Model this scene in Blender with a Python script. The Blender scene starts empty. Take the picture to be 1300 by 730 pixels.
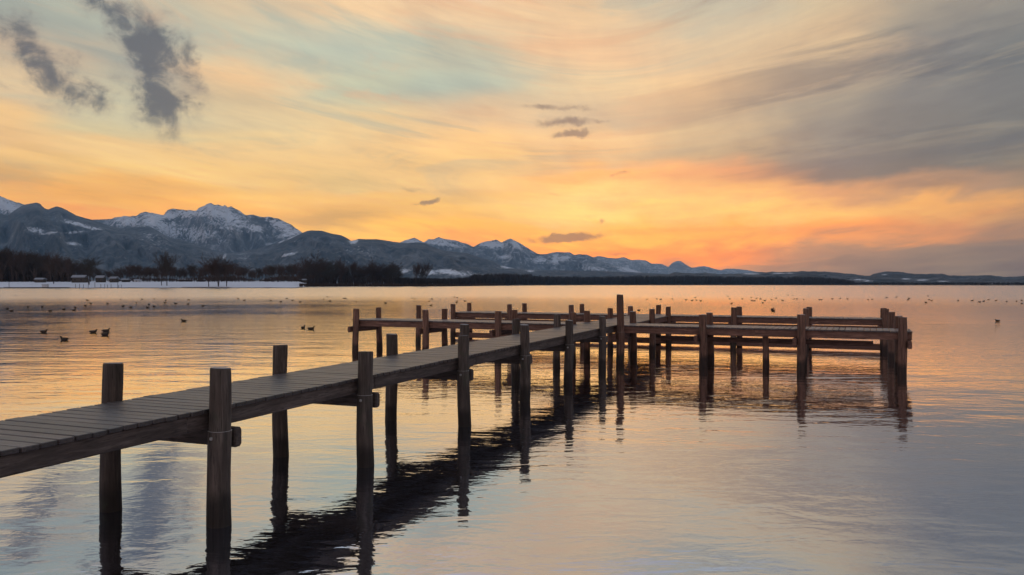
import bpy, math, random
import numpy as np
from mathutils import Vector, noise as mnoise

random.seed(7)
rng = np.random.RandomState(11)
SC = bpy.context.scene
COL = SC.collection

# ------------------------------------------------------------------ camera
F, CX, HY = 1000.0, 650.0, 361.0       # focal length in photo pixels, centre column, horizon row
H = 2.6                                 # eye height above the lake, metres
cam_d = bpy.data.cameras.new('camera')
cam = bpy.data.objects.new('camera', cam_d)
COL.objects.link(cam)
cam.location = (0, 0, H)
cam.rotation_euler = (math.radians(90), 0, 0)
cam_d.sensor_fit = 'HORIZONTAL'
cam_d.sensor_width = 36.0
cam_d.lens = 36.0 * F / 1300.0
cam_d.shift_y = -(365.0 - HY) / 1300.0
cam_d.clip_start = 0.1
cam_d.clip_end = 90000
SC.camera = cam

# ------------------------------------------------------------------ view
SC.view_settings.view_transform = 'Standard'
SC.view_settings.look = 'None'
SC.view_settings.exposure = 0.0
SC.view_settings.gamma = 1.0
SC.view_settings.use_curve_mapping = False
SC.cycles.max_bounces = 4
SC.cycles.diffuse_bounces = 2
SC.cycles.glossy_bounces = 2
SC.cycles.use_adaptive_sampling = True
SC.cycles.adaptive_threshold = 0.02
SC.cycles.volume_bounces = 0
SC.cycles.use_denoising = True
SC.cycles.sample_clamp_indirect = 4.0


def lin(c):
    return tuple(((v / 255.0) / 12.92 if v / 255.0 <= 0.04045 else ((v / 255.0 + 0.055) / 1.055) ** 2.4) for v in c)


lin0 = lin

# ------------------------------------------------------------------ node helper
class NT:
    def __init__(s, tree):
        s.t = tree; s.n = tree.nodes; s.l = tree.links

    def put(s, sock, v):
        if isinstance(v, bpy.types.NodeSocket):
            s.l.new(v, sock)
        elif v is not None:
            if isinstance(v, (tuple, list)) and len(v) == 3 and sock.type == 'RGBA':
                v = (*v, 1.0)
            sock.default_value = v

    def math(s, op, a, b=None, c=None, clamp=False):
        n = s.n.new('ShaderNodeMath'); n.operation = op; n.use_clamp = clamp
        s.put(n.inputs[0], a)
        if b is not None: s.put(n.inputs[1], b)
        if c is not None: s.put(n.inputs[2], c)
        return n.outputs[0]

    def vmath(s, op, a, b=None):
        n = s.n.new('ShaderNodeVectorMath'); n.operation = op
        s.put(n.inputs[0], a)
        if b is not None: s.put(n.inputs[1], b)
        return n.outputs[0]

    def comb(s, x, y, z):
        n = s.n.new('ShaderNodeCombineXYZ')
        for i, v in enumerate((x, y, z)): s.put(n.inputs[i], v)
        return n.outputs[0]

    def sep(s, v):
        n = s.n.new('ShaderNodeSeparateXYZ'); s.put(n.inputs[0], v); return n.outputs

    def noise(s, vec, scale, detail=3, rough=0.5, dist=0.0, dims='3D', out=0, w=None):
        n = s.n.new('ShaderNodeTexNoise'); n.noise_dimensions = dims
        if vec is not None: s.put(n.inputs['Vector'], vec)
        s.put(n.inputs['Scale'], scale); s.put(n.inputs['Detail'], detail)
        s.put(n.inputs['Roughness'], rough); s.put(n.inputs['Distortion'], dist)
        return n.outputs[out]

    def mapr(s, v, a, b, c=0.0, d=1.0, kind='SMOOTHSTEP'):
        n = s.n.new('ShaderNodeMapRange'); n.interpolation_type = kind
        s.put(n.inputs['Value'], v)
        s.put(n.inputs['From Min'], a); s.put(n.inputs['From Max'], b)
        s.put(n.inputs['To Min'], c); s.put(n.inputs['To Max'], d)
        return n.outputs[0]

    def mix(s, f, a, b, blend='MIX'):
        n = s.n.new('ShaderNodeMix'); n.data_type = 'RGBA'; n.blend_type = blend
        s.put(n.inputs['Factor'], f); s.put(n.inputs['A'], a) if False else None
        s.put(n.inputs[0], f); s.put(n.inputs[6], a); s.put(n.inputs[7], b)
        return n.outputs[2]

    def ramp(s, fac, stops, interp='LINEAR'):
        n = s.n.new('ShaderNodeValToRGB'); s.put(n.inputs[0], fac)
        cr = n.color_ramp; cr.interpolation = interp
        while len(cr.elements) < len(stops): cr.elements.new(0.5)
        for e, (p, c) in zip(cr.elements, stops):
            e.position = p
        for e, (p, c) in zip(cr.elements, stops):
            e.position = p; e.color = (*c, 1.0)
        return n.outputs[0]


# ------------------------------------------------------------------ sky (world)
def px_az(x): return math.atan((x - CX) / F)
def px_el(x, y): return math.atan((HY - y) / F * math.cos(px_az(x)))


world = bpy.data.worlds.new("World"); SC.world = world
world.use_nodes = True
wt = world.node_tree; wt.nodes.clear(); N = NT(wt)
tc = wt.nodes.new('ShaderNodeTexCoord')
dirv = N.vmath('NORMALIZE', tc.outputs['Generated'])
dx, dy, dz = N.sep(dirv)
az = N.math('ARCTAN2', dx, dy)
el = N.math('ARCSINE', dz)
# cirrus live on a plane high above the lake, streaks running towards the sunset
zz = N.math('ADD', N.math('ABSOLUTE', dz), 0.05)
pxx = N.math('DIVIDE', dx, zz); pyy = N.math('DIVIDE', dy, zz)
ca, sa = math.cos(math.radians(12)), math.sin(math.radians(12))
across = N.math('SUBTRACT', N.math('MULTIPLY', pxx, ca), N.math('MULTIPLY', pyy, sa))
along = N.math('ADD', N.math('MULTIPLY', pxx, sa), N.math('MULTIPLY', pyy, ca))
cirv = N.comb(N.math('MULTIPLY', across, 1.3), N.math('MULTIPLY', along, 0.42), 0.0)
cir = N.noise(cirv, 1.0, 6, 0.55, 0.6)
cir2 = N.noise(N.comb(N.math('MULTIPLY', across, 5.0), N.math('MULTIPLY', along, 0.9), 3.0), 1.0, 5, 0.6, 0.8)
bandv = N.comb(N.math('MULTIPLY', az, 3.0), N.math('MULTIPLY', el, 26.0), 7.0)
band = N.noise(bandv, 1.0, 5, 0.55, 0.5)
warp = N.noise(N.comb(N.math('MULTIPLY', az, 5.0), N.math('MULTIPLY', el, 16.0), 1.0), 1.0, 4, 0.55, 0.3, out=1)
wx, wy, wz = N.sep(warp)
azw = N.math('ADD', az, N.math('MULTIPLY', N.math('SUBTRACT', wx, 0.5), 0.22))
elw = N.math('ADD', el, N.math('MULTIPLY', N.math('SUBTRACT', wy, 0.5), 0.055))
elw = N.math('ADD', elw, N.math('MULTIPLY', N.math('SUBTRACT', cir, 0.5), 0.05))
fac = N.math('ADD', N.math('DIVIDE', azw, 2 * math.pi), 0.5)
da = N.math('SUBTRACT', az, 0.12)
els = N.math('DIVIDE', el, N.math('ADD', 1.0, N.math('MULTIPLY', N.math('SQRT', N.math('ADD', N.math('MULTIPLY', da, da), 0.01)), 1.1)))
streak = N.noise(N.comb(N.math('MULTIPLY', az, 3.2), N.math('MULTIPLY', els, 46.0), 11.0), 1.0, 5, 0.62, 0.55)

XC = [0, 150, 300, 450, 600, 750, 900, 1050, 1200, 1300]
ROWS = [  # (photo row, colours of the ten columns)
 (0,   [(172,172,155),(180,175,156),(206,184,152),(234,197,152),(238,200,154),(232,196,150),(192,182,158),(206,184,148),(168,154,134),(150,142,128)]),
 (50,  [(160,166,154),(172,174,158),(186,184,162),(180,186,168),(196,188,160),(236,194,148),(216,190,152),(212,182,142),(160,150,132),(136,132,124)]),
 (100, [(204,180,148),(176,174,156),(238,196,144),(190,192,164),(176,187,168),(226,197,152),(228,190,142),(200,172,138),(128,127,122),(106,110,111)]),
 (150, [(216,187,147),(196,186,155),(216,192,148),(230,197,143),(226,192,147),(206,182,147),(196,172,137),(150,143,128),(118,119,117),(103,106,108)]),
 (175, [(236,192,132),(208,190,147),(226,196,142),(236,197,137),(250,201,133),(226,187,137),(198,174,136),(140,137,126),(108,110,109),(98,102,104)]),
 (200, [(226,182,126),(230,191,132),(233,193,132),(245,201,132),(241,196,127),(226,182,127),(180,160,127),(118,116,114),(98,101,102),(98,101,103)]),
 (225, [(226,181,117),(241,196,122),(236,191,122),(228,191,127),(241,196,127),(248,184,110),(222,157,110),(118,112,107),(108,107,103),(118,112,102)]),
 (247, [(218,168,103),(246,182,98),(246,191,108),(236,182,108),(236,186,108),(248,202,126),(246,184,112),(214,154,106),(170,134,106),(140,121,102)]),
 (270, [(241,171,93),(250,181,92),(250,181,97),(218,167,98),(232,181,102),(252,206,122),(252,200,112),(250,186,102),(232,166,94),(205,150,94)]),
 (295, [(241,151,82),(246,156,86),(249,166,86),(252,191,96),(250,181,87),(254,186,88),(254,176,84),(252,158,84),(208,140,90),(165,126,95)]),
 (320, [(236,141,82),(240,146,84),(250,161,84),(250,160,88),(248,160,88),(253,156,80),(244,146,84),(178,136,104),(142,123,104),(128,114,100)]),
 (345, [(230,140,84),(235,145,86),(240,150,88),(240,150,90),(236,148,92),(226,142,94),(176,138,106),(148,128,106),(130,119,103),(119,109,98)]),
 (362, [(220,138,86),(225,140,88),(230,145,88),(230,145,90),(226,145,92),(210,138,96),(160,130,104),(140,124,104),(124,114,100),(114,106,96)]),
]
BACK = (172, 152, 150)
HZ_D, HZ_TOP = 0.000052, 1450.0
HZ_IN = (0.055, 0.082, 0.105)
def row_ramp(cols, back=BACK, gain=1.0, e=1.0):
    L = min(21000.0, HZ_TOP / max(math.tan(max(e, 0.0)), 1e-4)); T = math.exp(-HZ_D * L)
    def lin(c): return tuple(max(v - h_ * (1 - T) / gain, 0.004) / T for v, h_ in zip(lin0(c), HZ_IN))
    st = [(0.0, tuple(v * gain for v in lin(back))), (0.30, tuple(v * gain for v in lin(back)))]
    for x, c in zip(XC, cols):
        st.append((px_az(x) / (2 * math.pi) + 0.5, tuple(v * gain for v in lin(c))))
    rb = tuple(int(0.6 * a + 0.4 * b) for a, b in zip(cols[-1], back))
    st += [(0.70, tuple(v * gain for v in lin(rb))), (1.0, tuple(v * gain for v in lin(back)))]
    return N.ramp(fac, st, 'EASE')


UP_GAIN = 1.0
SKY_GAIN = 0.97
upper = [  # elevations above the frame, seen only in the lake
 (23.0, [(160,176,190),(164,178,190),(172,182,188),(184,186,186),(196,188,186),(192,184,182),(180,178,178),(164,166,168),(140,146,152),(130,138,146)], 1.15),
 (34.0, [(160,180,205),(162,180,204),(168,182,202),(178,184,198),(188,186,198),(184,184,196),(174,180,192),(160,168,180),(146,156,170),(140,150,166)], 1.3),
]
seq = []
zen = lin((150, 158, 176)); 
seq.append((math.radians(60), None, zen))
for e, cols, g in reversed(upper): seq.append((math.radians(e), row_ramp(cols, (150,150,160), g * UP_GAIN, math.radians(e)), None))
for y, cols in ROWS: seq.append((math.atan((HY - y) / F) * 0.965, row_ramp(cols, gain=SKY_GAIN, e=math.atan((HY - y) / F)), None))
sky = N.mix(0.0, (*zen, 1), (*zen, 1))
prev = None
for i, (e, out, const) in enumerate(seq):
    if i == 0: prev_e = e; continue
    f = N.mapr(elw, prev_e, e, 0.0, 1.0)      # from upper row down to this row
    sky = N.mix(f, sky, out); prev_e = e
# thin veils: soft brightening and darkening
veil = N.math('ADD', N.math('MULTIPLY', N.math('SUBTRACT', cir, 0.5), 0.55), N.math('MULTIPLY', N.math('SUBTRACT', cir2, 0.5), 0.22))
veil = N.math('ADD', veil, N.math('MULTIPLY', N.math('SUBTRACT', streak, 0.5), 0.38))
veil = N.math('ADD', veil, N.math('MULTIPLY', N.math('MULTIPLY', N.math('SUBTRACT', band, 0.5), 0.75), N.mapr(el, 0.22, 0.03, 0.25, 1.0)))
fine = N.noise(N.comb(N.math('MULTIPLY', az, 9.0), N.math('MULTIPLY', els, 120.0), 4.0), 1.0, 4, 0.65, 0.9)
veil = N.math('ADD', veil, N.math('MULTIPLY', N.math('SUBTRACT', fine, 0.5), 0.24))
hi = N.mapr(el, 0.05, 0.20)
mott = N.noise(N.comb(N.math('MULTIPLY', az, 2.6), N.math('MULTIPLY', els, 24.0), 21.0), 1.0, 6, 0.62, 0.9)
left = N.mapr(az, 0.38, 0.05)
sky = N.mix(N.math('MULTIPLY', N.math('MULTIPLY', N.mapr(mott, 0.52, 0.68), hi), N.math('MULTIPLY', left, 0.5)), sky, (*lin0((246, 188, 138)), 1))
sky = N.mix(N.math('MULTIPLY', N.math('MULTIPLY', N.mapr(mott, 0.48, 0.34), hi), N.math('MULTIPLY', left, 0.42)), sky, (*lin0((166, 184, 172)), 1))
bank = N.mapr(az, 0.10, 0.42)
sky = N.mix(N.math('MULTIPLY', N.math('MULTIPLY', N.mapr(mott, 0.46, 0.64), hi), N.math('MULTIPLY', bank, 0.6)), sky, (*lin0((84, 92, 100)), 1))
sky = N.mix(N.math('MULTIPLY', N.math('MULTIPLY', N.mapr(streak, 0.54, 0.70), hi), N.math('MULTIPLY', bank, 0.35)), sky, (*lin0((186, 168, 138)), 1))
gain = N.math('ADD', 1.0, veil)
sky = N.mix(1.0, sky, N.comb(gain, N.math('POWER', gain, 1.05), N.math('POWER', gain, 0.75)), 'MULTIPLY')

# small dark drifting clouds, each a few stretched lobes torn by noise
cn = N.noise(N.comb(N.math('MULTIPLY', az, 22.0), N.math('MULTIPLY', el, 26.0), 5.0), 1.0, 7, 0.62, 0.9)
cn2 = N.noise(N.comb(N.math('MULTIPLY', az, 70.0), N.math('MULTIPLY', el, 95.0), 2.0), 1.0, 5, 0.6, 0.7)
tear = N.math('ADD', N.math('MULTIPLY', N.math('SUBTRACT', cn, 0.5), 2.6), N.math('MULTIPLY', N.math('SUBTRACT', cn2, 0.5), 0.5))
wv = N.noise(N.comb(N.math('MULTIPLY', az, 26.0), N.math('MULTIPLY', el, 30.0), 9.0), 1.0, 6, 0.65, 0.2, out=1)
wvx, wvy, wvz = N.sep(wv)
azc = N.math('ADD', az, N.math('MULTIPLY', N.math('SUBTRACT', wvx, 0.5), 0.085))
elc = N.math('ADD', el, N.math('MULTIPLY', N.math('SUBTRACT', wvy, 0.5), 0.055))
LOBES = [  # x, y, half length, half width, tilt (deg, down to the right), strength
 (150, 22, 60, 13, 42, 1.0), (190, 72, 50, 19, 62, 1.25), (205, 118, 46, 18, 55, 1.2), (185, 150, 22, 10, 10, 0.6),
 (236, 78, 34, 11, 80, 0.8), (245, 105, 22, 8, 40, 0.6),
 (20, 45, 30, 17, 35, 0.9), (62, 88, 50, 14, 36, 1.05), (105, 118, 36, 11, 22, 0.95), (75, 135, 26, 6, 14, 0.5),
 (5, 108, 14, 5, 0, 0.5),
]
WISPS = [(700, 137, 42, 4.5, 2, .9), (712, 156, 34, 5.5, 0, .95), (724, 171, 26, 4.0, -8, 1.1), (760, 155, 18, 3, 0, .7),
 (543, 257, 16, 3.0, -14, 1.3), (536, 260, 8, 2.6, 0, 1.0), (524, 240, 20, 5, 10, .6), (722, 300, 32, 4.6, -3, 2.0), (766, 281, 5, 3.0, 0, .9), (785, 222, 14, 2.4, -10, .7), (775, 322, 24, 2.0, 0, .9), (700,248,10,2,0,.5)]
def lobes(L, tearamt, azc, elc, wk=1.0):
    acc = None
    for (x, y, a, b, tilt, s) in L:
        a0, e0 = px_az(x), px_el(x, y)
        k = math.cos(a0)
        sx = F / (k * k); sy = F / k                     # pixels per radian here
        u = N.math('MULTIPLY', N.math('SUBTRACT', azc, a0), sx)
        v = N.math('MULTIPLY', N.math('SUBTRACT', e0, elc), sy)
        t = math.radians(tilt); c_, s_ = math.cos(t), math.sin(t)
        p = N.math('ADD', N.math('MULTIPLY', u, c_ / a), N.math('MULTIPLY', v, s_ / a))
        q = N.math('SUBTRACT', N.math('MULTIPLY', v, c_ / b / wk), N.math('MULTIPLY', u, s_ / b / wk))
        r = N.math('ADD', N.math('MULTIPLY', p, p), N.math('MULTIPLY', q, q))
        g = N.math('MULTIPLY', N.math('EXPONENT', N.math('MULTIPLY', r, -0.75)), s)
        acc = g if acc is None else N.math('MAXIMUM', acc, g)
    return N.math('MULTIPLY', acc, N.math('MAXIMUM', N.math('ADD', 1.0, N.math('MULTIPLY', tear, tearamt)), 0.0))
m1 = N.mapr(lobes(LOBES, 0.95, azc, elc, 1.75), 0.11, 1.25)
azs = N.math('ADD', az, N.math('MULTIPLY', N.math('SUBTRACT', wvx, 0.5), 0.06))
els2 = N.math('ADD', el, N.math('MULTIPLY', N.math('SUBTRACT', wvy, 0.5), 0.022))
m2 = N.mapr(lobes(WISPS, 1.1, azs, els2), 0.2, 1.1)
ahead = N.math('GREATER_THAN', dy, 0.0)
m1c = N.math('ADD', m1, N.math('MULTIPLY', N.math('SUBTRACT', cn, 0.5), 1.3))
cloudc = N.mix(N.mapr(m1c, 0.05, 0.9), (*lin((140, 126, 122)), 1), (*lin((88, 87, 95)), 1))
sky = N.mix(N.math('MULTIPLY', N.math('MULTIPLY', N.math('POWER', m1, 0.85), 0.92), ahead), sky, cloudc)
sky = N.mix(N.math('MULTIPLY', N.math('MULTIPLY', m2, 0.72), ahead), sky, (*lin((112, 98, 94)), 1))
nish = wt.nodes.new('ShaderNodeTexSky'); nish.sky_type = 'NISHITA'; nish.sun_disc = False
nish.sun_elevation = math.radians(0.8); nish.sun_rotation = math.radians(10)
nish.air_density = 1.2; nish.dust_density = 1.5
bgn = wt.nodes.new('ShaderNodeBackground'); bgn.inputs[1].default_value = 0.05; wt.links.new(nish.outputs[0], bgn.inputs[0])
bg = wt.nodes.new('ShaderNodeBackground'); bg.inputs[1].default_value = 1.0; wt.links.new(sky, bg.inputs[0])
add = wt.nodes.new('ShaderNodeAddShader'); wt.links.new(bg.outputs[0], add.inputs[0]); wt.links.new(bgn.outputs[0], add.inputs[1])
wo = wt.nodes.new('ShaderNodeOutputWorld'); wt.links.new(add.outputs[0], wo.inputs['Surface'])
world.cycles.sampling_method = 'MANUAL'; world.cycles.sample_map_resolution = 1024


# ------------------------------------------------------------------ materials
def new_mat(name):
    m = bpy.data.materials.new(name); m.use_nodes = True
    m.node_tree.nodes.clear(); n = NT(m.node_tree)
    out = m.node_tree.nodes.new('ShaderNodeOutputMaterial')
    return m, n, out


def principled(n, out, base, rough=0.6, normal=None, spec=0.5):
    b = n.n.new('ShaderNodeBsdfPrincipled')
    n.put(b.inputs['Base Color'], base); n.put(b.inputs['Roughness'], rough)
    n.put(b.inputs['Specular IOR Level'], spec)
    if normal is not None: n.l.new(normal, b.inputs['Normal'])
    n.l.new(b.outputs[0], out.inputs['Surface'])
    return b


def bump(n, h, strength, dist):
    b = n.n.new('ShaderNodeBump'); n.put(b.inputs['Strength'], strength); n.put(b.inputs['Distance'], dist)
    n.put(b.inputs['Height'], h)
    return b.outputs[0]


def wood_mat(name, dark, mid, light, scale, axis, rough=0.6, seedoff=0.0, wet=False, spec=0.5):
    m, n, out = new_mat(name)
    g = n.n.new('ShaderNodeNewGeometry'); pos = g.outputs['Position']
    x, y, z = n.sep(pos)
    oi = n.n.new('ShaderNodeObjectInfo'); rnd = oi.outputs['Random']
    if axis == 'z':
        v = n.comb(n.math('MULTIPLY', x, 1.0), n.math('MULTIPLY', y, 1.0), n.math('ADD', n.math('MULTIPLY', z, 0.06), n.math('MULTIPLY', rnd, 20)))
        grain = n.noise(v, scale, 5, 0.65, 0.4)
        fine = n.noise(v, scale * 3.2, 3, 0.6)
    else:
        at = n.n.new('ShaderNodeAttribute'); at.attribute_name = 'grain'
        grain = n.noise(at.outputs['Vector'], scale, 5, 0.65, 0.5)
        fine = n.noise(at.outputs['Vector'], scale * 3.2, 3, 0.6)
    blot = n.noise(pos, 1.7, 4, 0.6)
    c = n.ramp(grain, [(0.3, dark), (0.5, mid), (0.72, light)])
    c = n.mix(n.mapr(fine, 0.54, 0.68, 0, 0.75), c, (*[d * 0.45 for d in dark], 1))
    c = n.mix(n.mapr(blot, 0.35, 0.7, 0, 0.6), c, (*[d * 0.75 for d in mid], 1))
    ao = n.n.new('ShaderNodeAttribute'); ao.attribute_name = 'tone'
    c = n.mix(1.0, c, ao.outputs['Color'], 'MULTIPLY')
    if wet:
        alg = n.mapr(n.math('ADD', z, n.math('MULTIPLY', n.math('SUBTRACT', blot, 0.5), 0.35)), 0.42, 0.20)
        c = n.mix(n.math('MULTIPLY', alg, 0.8), c, (*[d * 0.35 for d in dark], 1))
        moss = n.mapr(n.noise(pos, 3.1, 3, 0.6), 0.56, 0.72, 0, 0.35)
        c = n.mix(moss, c, (0.045, 0.055, 0.03, 1))
    if wet:   # frost on the level pile heads and shoulders
        nx_, ny_, nz_ = n.sep(g.outputs['True Normal'])
        fr = n.math('MULTIPLY', n.mapr(nz_, 0.8, 0.95), n.mapr(z, 0.9, 1.0))
        fr = n.math('MULTIPLY', fr, n.mapr(fine, 0.35, 0.55, 0.45, 0.9))
        c = n.mix(fr, c, (0.42, 0.40, 0.40, 1))
    h = n.math('ADD', n.math('MULTIPLY', grain, 0.7), n.math('MULTIPLY', fine, 0.4))
    nm = bump(n, h, 0.7, 0.012)
    principled(n, out, c, rough, nm, spec)
    return m


M_POST = wood_mat('post_wood', (0.030, 0.023, 0.018), (0.084, 0.062, 0.049), (0.18, 0.136, 0.110), 22, 'z', 0.72, wet=True, spec=0.35)
M_DECK = wood_mat('deck_boards', (0.070, 0.054, 0.049), (0.128, 0.104, 0.097), (0.225, 0.19, 0.185), 26, 'g', 0.42, spec=0.6)
M_BEAM = wood_mat('beam_wood', (0.036, 0.027, 0.022), (0.088, 0.064, 0.053), (0.17, 0.130, 0.108), 20, 'g', 0.72, spec=0.35)
m, n, out = new_mat('galvanised_steel'); principled(n, out, (0.35, 0.35, 0.34), 0.45); m.node_tree.nodes['Principled BSDF'].inputs['Metallic'].default_value = 0.8; M_STEEL = m


def water_mat():
    m, n, out = new_mat('lake_water')
    g = n.n.new('ShaderNodeNewGeometry'); pos = g.outputs['Position']
    x, y, z = n.sep(pos)
    d2 = n.math('SQRT', n.math('ADD', n.math('MULTIPLY', x, x), n.math('MULTIPLY', y, y)))
    p = n.comb(x, n.math('MULTIPLY', y, 1.0), 0.0)
    # swell lines run roughly across the view
    pr = n.comb(n.math('ADD', n.math('MULTIPLY', x, 0.45), n.math('MULTIPLY', y, 0.10)), n.math('MULTIPLY', y, 1.0), 0.0)
    w1 = n.noise(pr, 0.55, 2, 0.5, 0.5)
    w2 = n.noise(pr, 1.9, 3, 0.5, 0.7)
    w3 = n.noise(n.comb(n.math('MULTIPLY', x, 0.6), y, 4.0), 6.5, 2, 0.5, 0.4)
    w4 = n.noise(n.comb(n.math('MULTIPLY', x, 0.7), y, 4.0), 17.0, 2, 0.5, 0.4)
    # wind patches: cat's paws that ruffle the lake, calm lanes between
    cat = n.noise(n.comb(n.math('MULTIPLY', x, 0.022), n.math('MULTIPLY', y, 0.034), 1.3), 1.0, 4, 0.55, 0.4)
    catm = n.mapr(cat, 0.47, 0.60)
    far = n.mapr(d2, 14.0, 60.0)
    near = n.mapr(d2, 8.0, 30.0, 0.56, 0.76)
    a1 = n.math('MULTIPLY', near, 0.040)
    a2 = n.math('MULTIPLY', near, 0.0155)
    a3 = n.math('MULTIPLY', n.math('ADD', n.math('MULTIPLY', near, 0.5), n.math('MULTIPLY', catm, n.math('MULTIPLY', far, 0.9))), 0.0085)
    a4 = n.math('MULTIPLY', n.math('ADD', 0.2, n.math('MULTIPLY', catm, far)), 0.0030)
    h = n.math('ADD', n.math('ADD', n.math('MULTIPLY', w1, a1), n.math('MULTIPLY', w2, a2)),
               n.math('ADD', n.math('MULTIPLY', w3, a3), n.math('MULTIPLY', w4, a4)))
    nm = bump(n, h, 1.0, 1.0)
    fr = n.n.new('ShaderNodeFresnel'); n.put(fr.inputs['IOR'], 2.6); n.l.new(nm, fr.inputs['Normal'])
    gl = n.n.new('ShaderNodeBsdfGlossy')
    n.put(gl.inputs['Color'], n.mix(n.mapr(fr.outputs[0], 0.28, 0.62), (0.66, 0.745, 0.92, 1), (0.99, 0.96, 0.95, 1)))
    n.put(gl.inputs['Roughness'], n.math('ADD', 0.03, n.mapr(d2, 45.0, 200.0, 0.0, 0.17)))
    n.l.new(nm, gl.inputs['Normal'])
    df = n.n.new('ShaderNodeBsdfDiffuse'); n.put(df.inputs['Color'], (0.060, 0.046, 0.040))
    f = n.mapr(fr.outputs[0], 0.05, 0.5, 0.6, 1.0, 'LINEAR')
    mx = n.n.new('ShaderNodeMixShader'); n.l.new(f, mx.inputs[0]); n.l.new(df.outputs[0], mx.inputs[1]); n.l.new(gl.outputs[0], mx.inputs[2])
    n.l.new(mx.outputs[0], out.inputs['Surface'])
    return m


M_WATER = water_mat()


# ------------------------------------------------------------------ object helpers
def tag(o, label=None, cat=None, group=None, kind=None):
    if label: o['label'] = label
    if cat: o['category'] = cat
    if group: o['group'] = group
    if kind: o['kind'] = kind
    return o


def empty(name, loc=(0, 0, 0), rz=0.0):
    o = bpy.data.objects.new(name, None); COL.objects.link(o)
    o.location = loc; o.rotation_euler = (0, 0, rz); o.empty_display_size = 0.2
    return o


class MB:
    """collects faces for ONE mesh object"""
    def __init__(s): s.v = []; s.f = []; s.tone = []; s.grain = []; s.mi = []

    def add(s, verts, faces, tone=1.0, grain=None, mi=0):
        b = len(s.v); s.v += [tuple(v) for v in verts]
        s.f += [tuple(b + i for i in f) for f in faces]
        s.tone += [tone if not isinstance(tone, float) else (tone, tone, tone)] * len(verts)
        s.grain += [tuple(g) for g in grain] if grain is not None else [tuple(v) for v in verts]
        s.mi += [mi] * len(faces)

    def box(s, o, ax, ay, az_, lx, ly, lz, tone=1.0, bev=0.006, seed=None, endk=1.0):
        """chamfered box: o = centre, ax/ay/az_ unit axes, l* full lengths; grain runs along ax"""
        o = Vector(o); hx, hy, hz = lx / 2, ly / 2, lz / 2
        c = min(bev, hy * 0.4, hz * 0.4, hx * 0.4)
        prof = [(-hy + c, -hz), (hy - c, -hz), (hy, -hz + c), (hy, hz - c), (hy - c, hz), (-hy + c, hz), (-hy, hz - c), (-hy, -hz + c)]
        V = []; G = []
        so = (seed if seed is not None else random.random() * 50)
        for sx in (-hx, -hx + c, hx - c, hx):
            k = 1.0 if abs(sx) < hx else 0.0
            for (py, pz) in prof:
                if k == 0.0:
                    qy = py - math.copysign(min(c, abs(py)), py) * 0.7; qz = pz - math.copysign(min(c, abs(pz)), pz) * 0.7
                else: qy, qz = py, pz
                V.append(o + ax * sx + ay * qy + az_ * qz)
                G.append((sx * 0.09 + so, qy + so * 1.7, qz + so * 0.6))
        Fc = []
        for r in range(3):
            for i in range(8):
                j = (i + 1) % 8
                Fc.append((r * 8 + i, r * 8 + j, (r + 1) * 8 + j, (r + 1) * 8 + i))
        Fc.append(tuple(range(7, -1, -1))); Fc.append(tuple(24 + i for i in range(8)))
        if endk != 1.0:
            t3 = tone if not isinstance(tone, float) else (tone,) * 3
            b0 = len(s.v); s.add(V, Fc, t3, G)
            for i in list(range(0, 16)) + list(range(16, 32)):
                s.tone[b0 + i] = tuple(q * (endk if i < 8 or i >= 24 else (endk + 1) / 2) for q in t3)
            # the two outer rings, at the sawn ends, are toned darkest
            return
        s.add(V, Fc, tone, G)

    def build(s, name, mat, parent=None, smooth=False, origin=None):
        me = bpy.data.meshes.new(name)
        ox = Vector(origin) if origin is not None else Vector((0, 0, 0))
        me.from_pydata([tuple(Vector(v) - ox) for v in s.v], [], s.f)
        mats = mat if isinstance(mat, (list, tuple)) else [mat]
        for mm in mats: me.materials.append(mm)
        if len(mats) > 1: me.polygons.foreach_set('material_index', s.mi)
        a = me.attributes.new('tone', 'FLOAT_COLOR', 'POINT')
        a.data.foreach_set('color', [q for t in s.tone for q in (*t, 1.0)])
        b = me.attributes.new('grain', 'FLOAT_VECTOR', 'POINT')
        b.data.foreach_set('vector', [q for t in s.grain for q in t])
        if smooth:
            me.polygons.foreach_set('use_smooth', [True] * len(me.polygons))
        me.update()
        o = bpy.data.objects.new(name, me); COL.objects.link(o)
        o.location = ox
        if parent is not None:
            o.parent = parent
            o.location = ox - parent.location if parent.rotation_euler.z == 0 else ox
        return o


Z = Vector((0, 0, 1))


def G(px, py, z=0.0):
    D = F * (H - z) / (py - HY)
    return Vector(((px - CX) * D / F, D, z))


def ray_line(px, P, d):
    """point of the line P + t d (in plan) seen in photo column px"""
    k = (px - CX) / F
    t = (k * P.y - P.x) / (d.x - k * d.y)
    return Vector((P.x + d.x * t, P.y + d.y * t, 0))


# ------------------------------------------------------------------ lake
def lake():
    xs = [-23900, -9000, -3000, -1000, -300, -100, -40, -15, 0, 15, 40, 100, 300, 1000, 3000, 9000, 23900]
    ys = [-1900, -300, -60, -10, 5, 15, 30, 60, 120, 250, 500, 1000, 2000, 4500, 9000, 20900]
    V = [(x, y, 0.0) for y in ys for x in xs]; nx = len(xs)
    Fc = [(j * nx + i, j * nx + i + 1, (j + 1) * nx + i + 1, (j + 1) * nx + i) for j in range(len(ys) - 1) for i in range(nx - 1)]
    me = bpy.data.meshes.new('lake'); me.from_pydata(V, [], Fc); me.materials.append(M_WATER)
    o = bpy.data.objects.new('lake', me); COL.objects.link(o); tag(o, 'calm lake water mirroring the orange and grey evening sky', 'lake', kind='structure')


lake()

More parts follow.
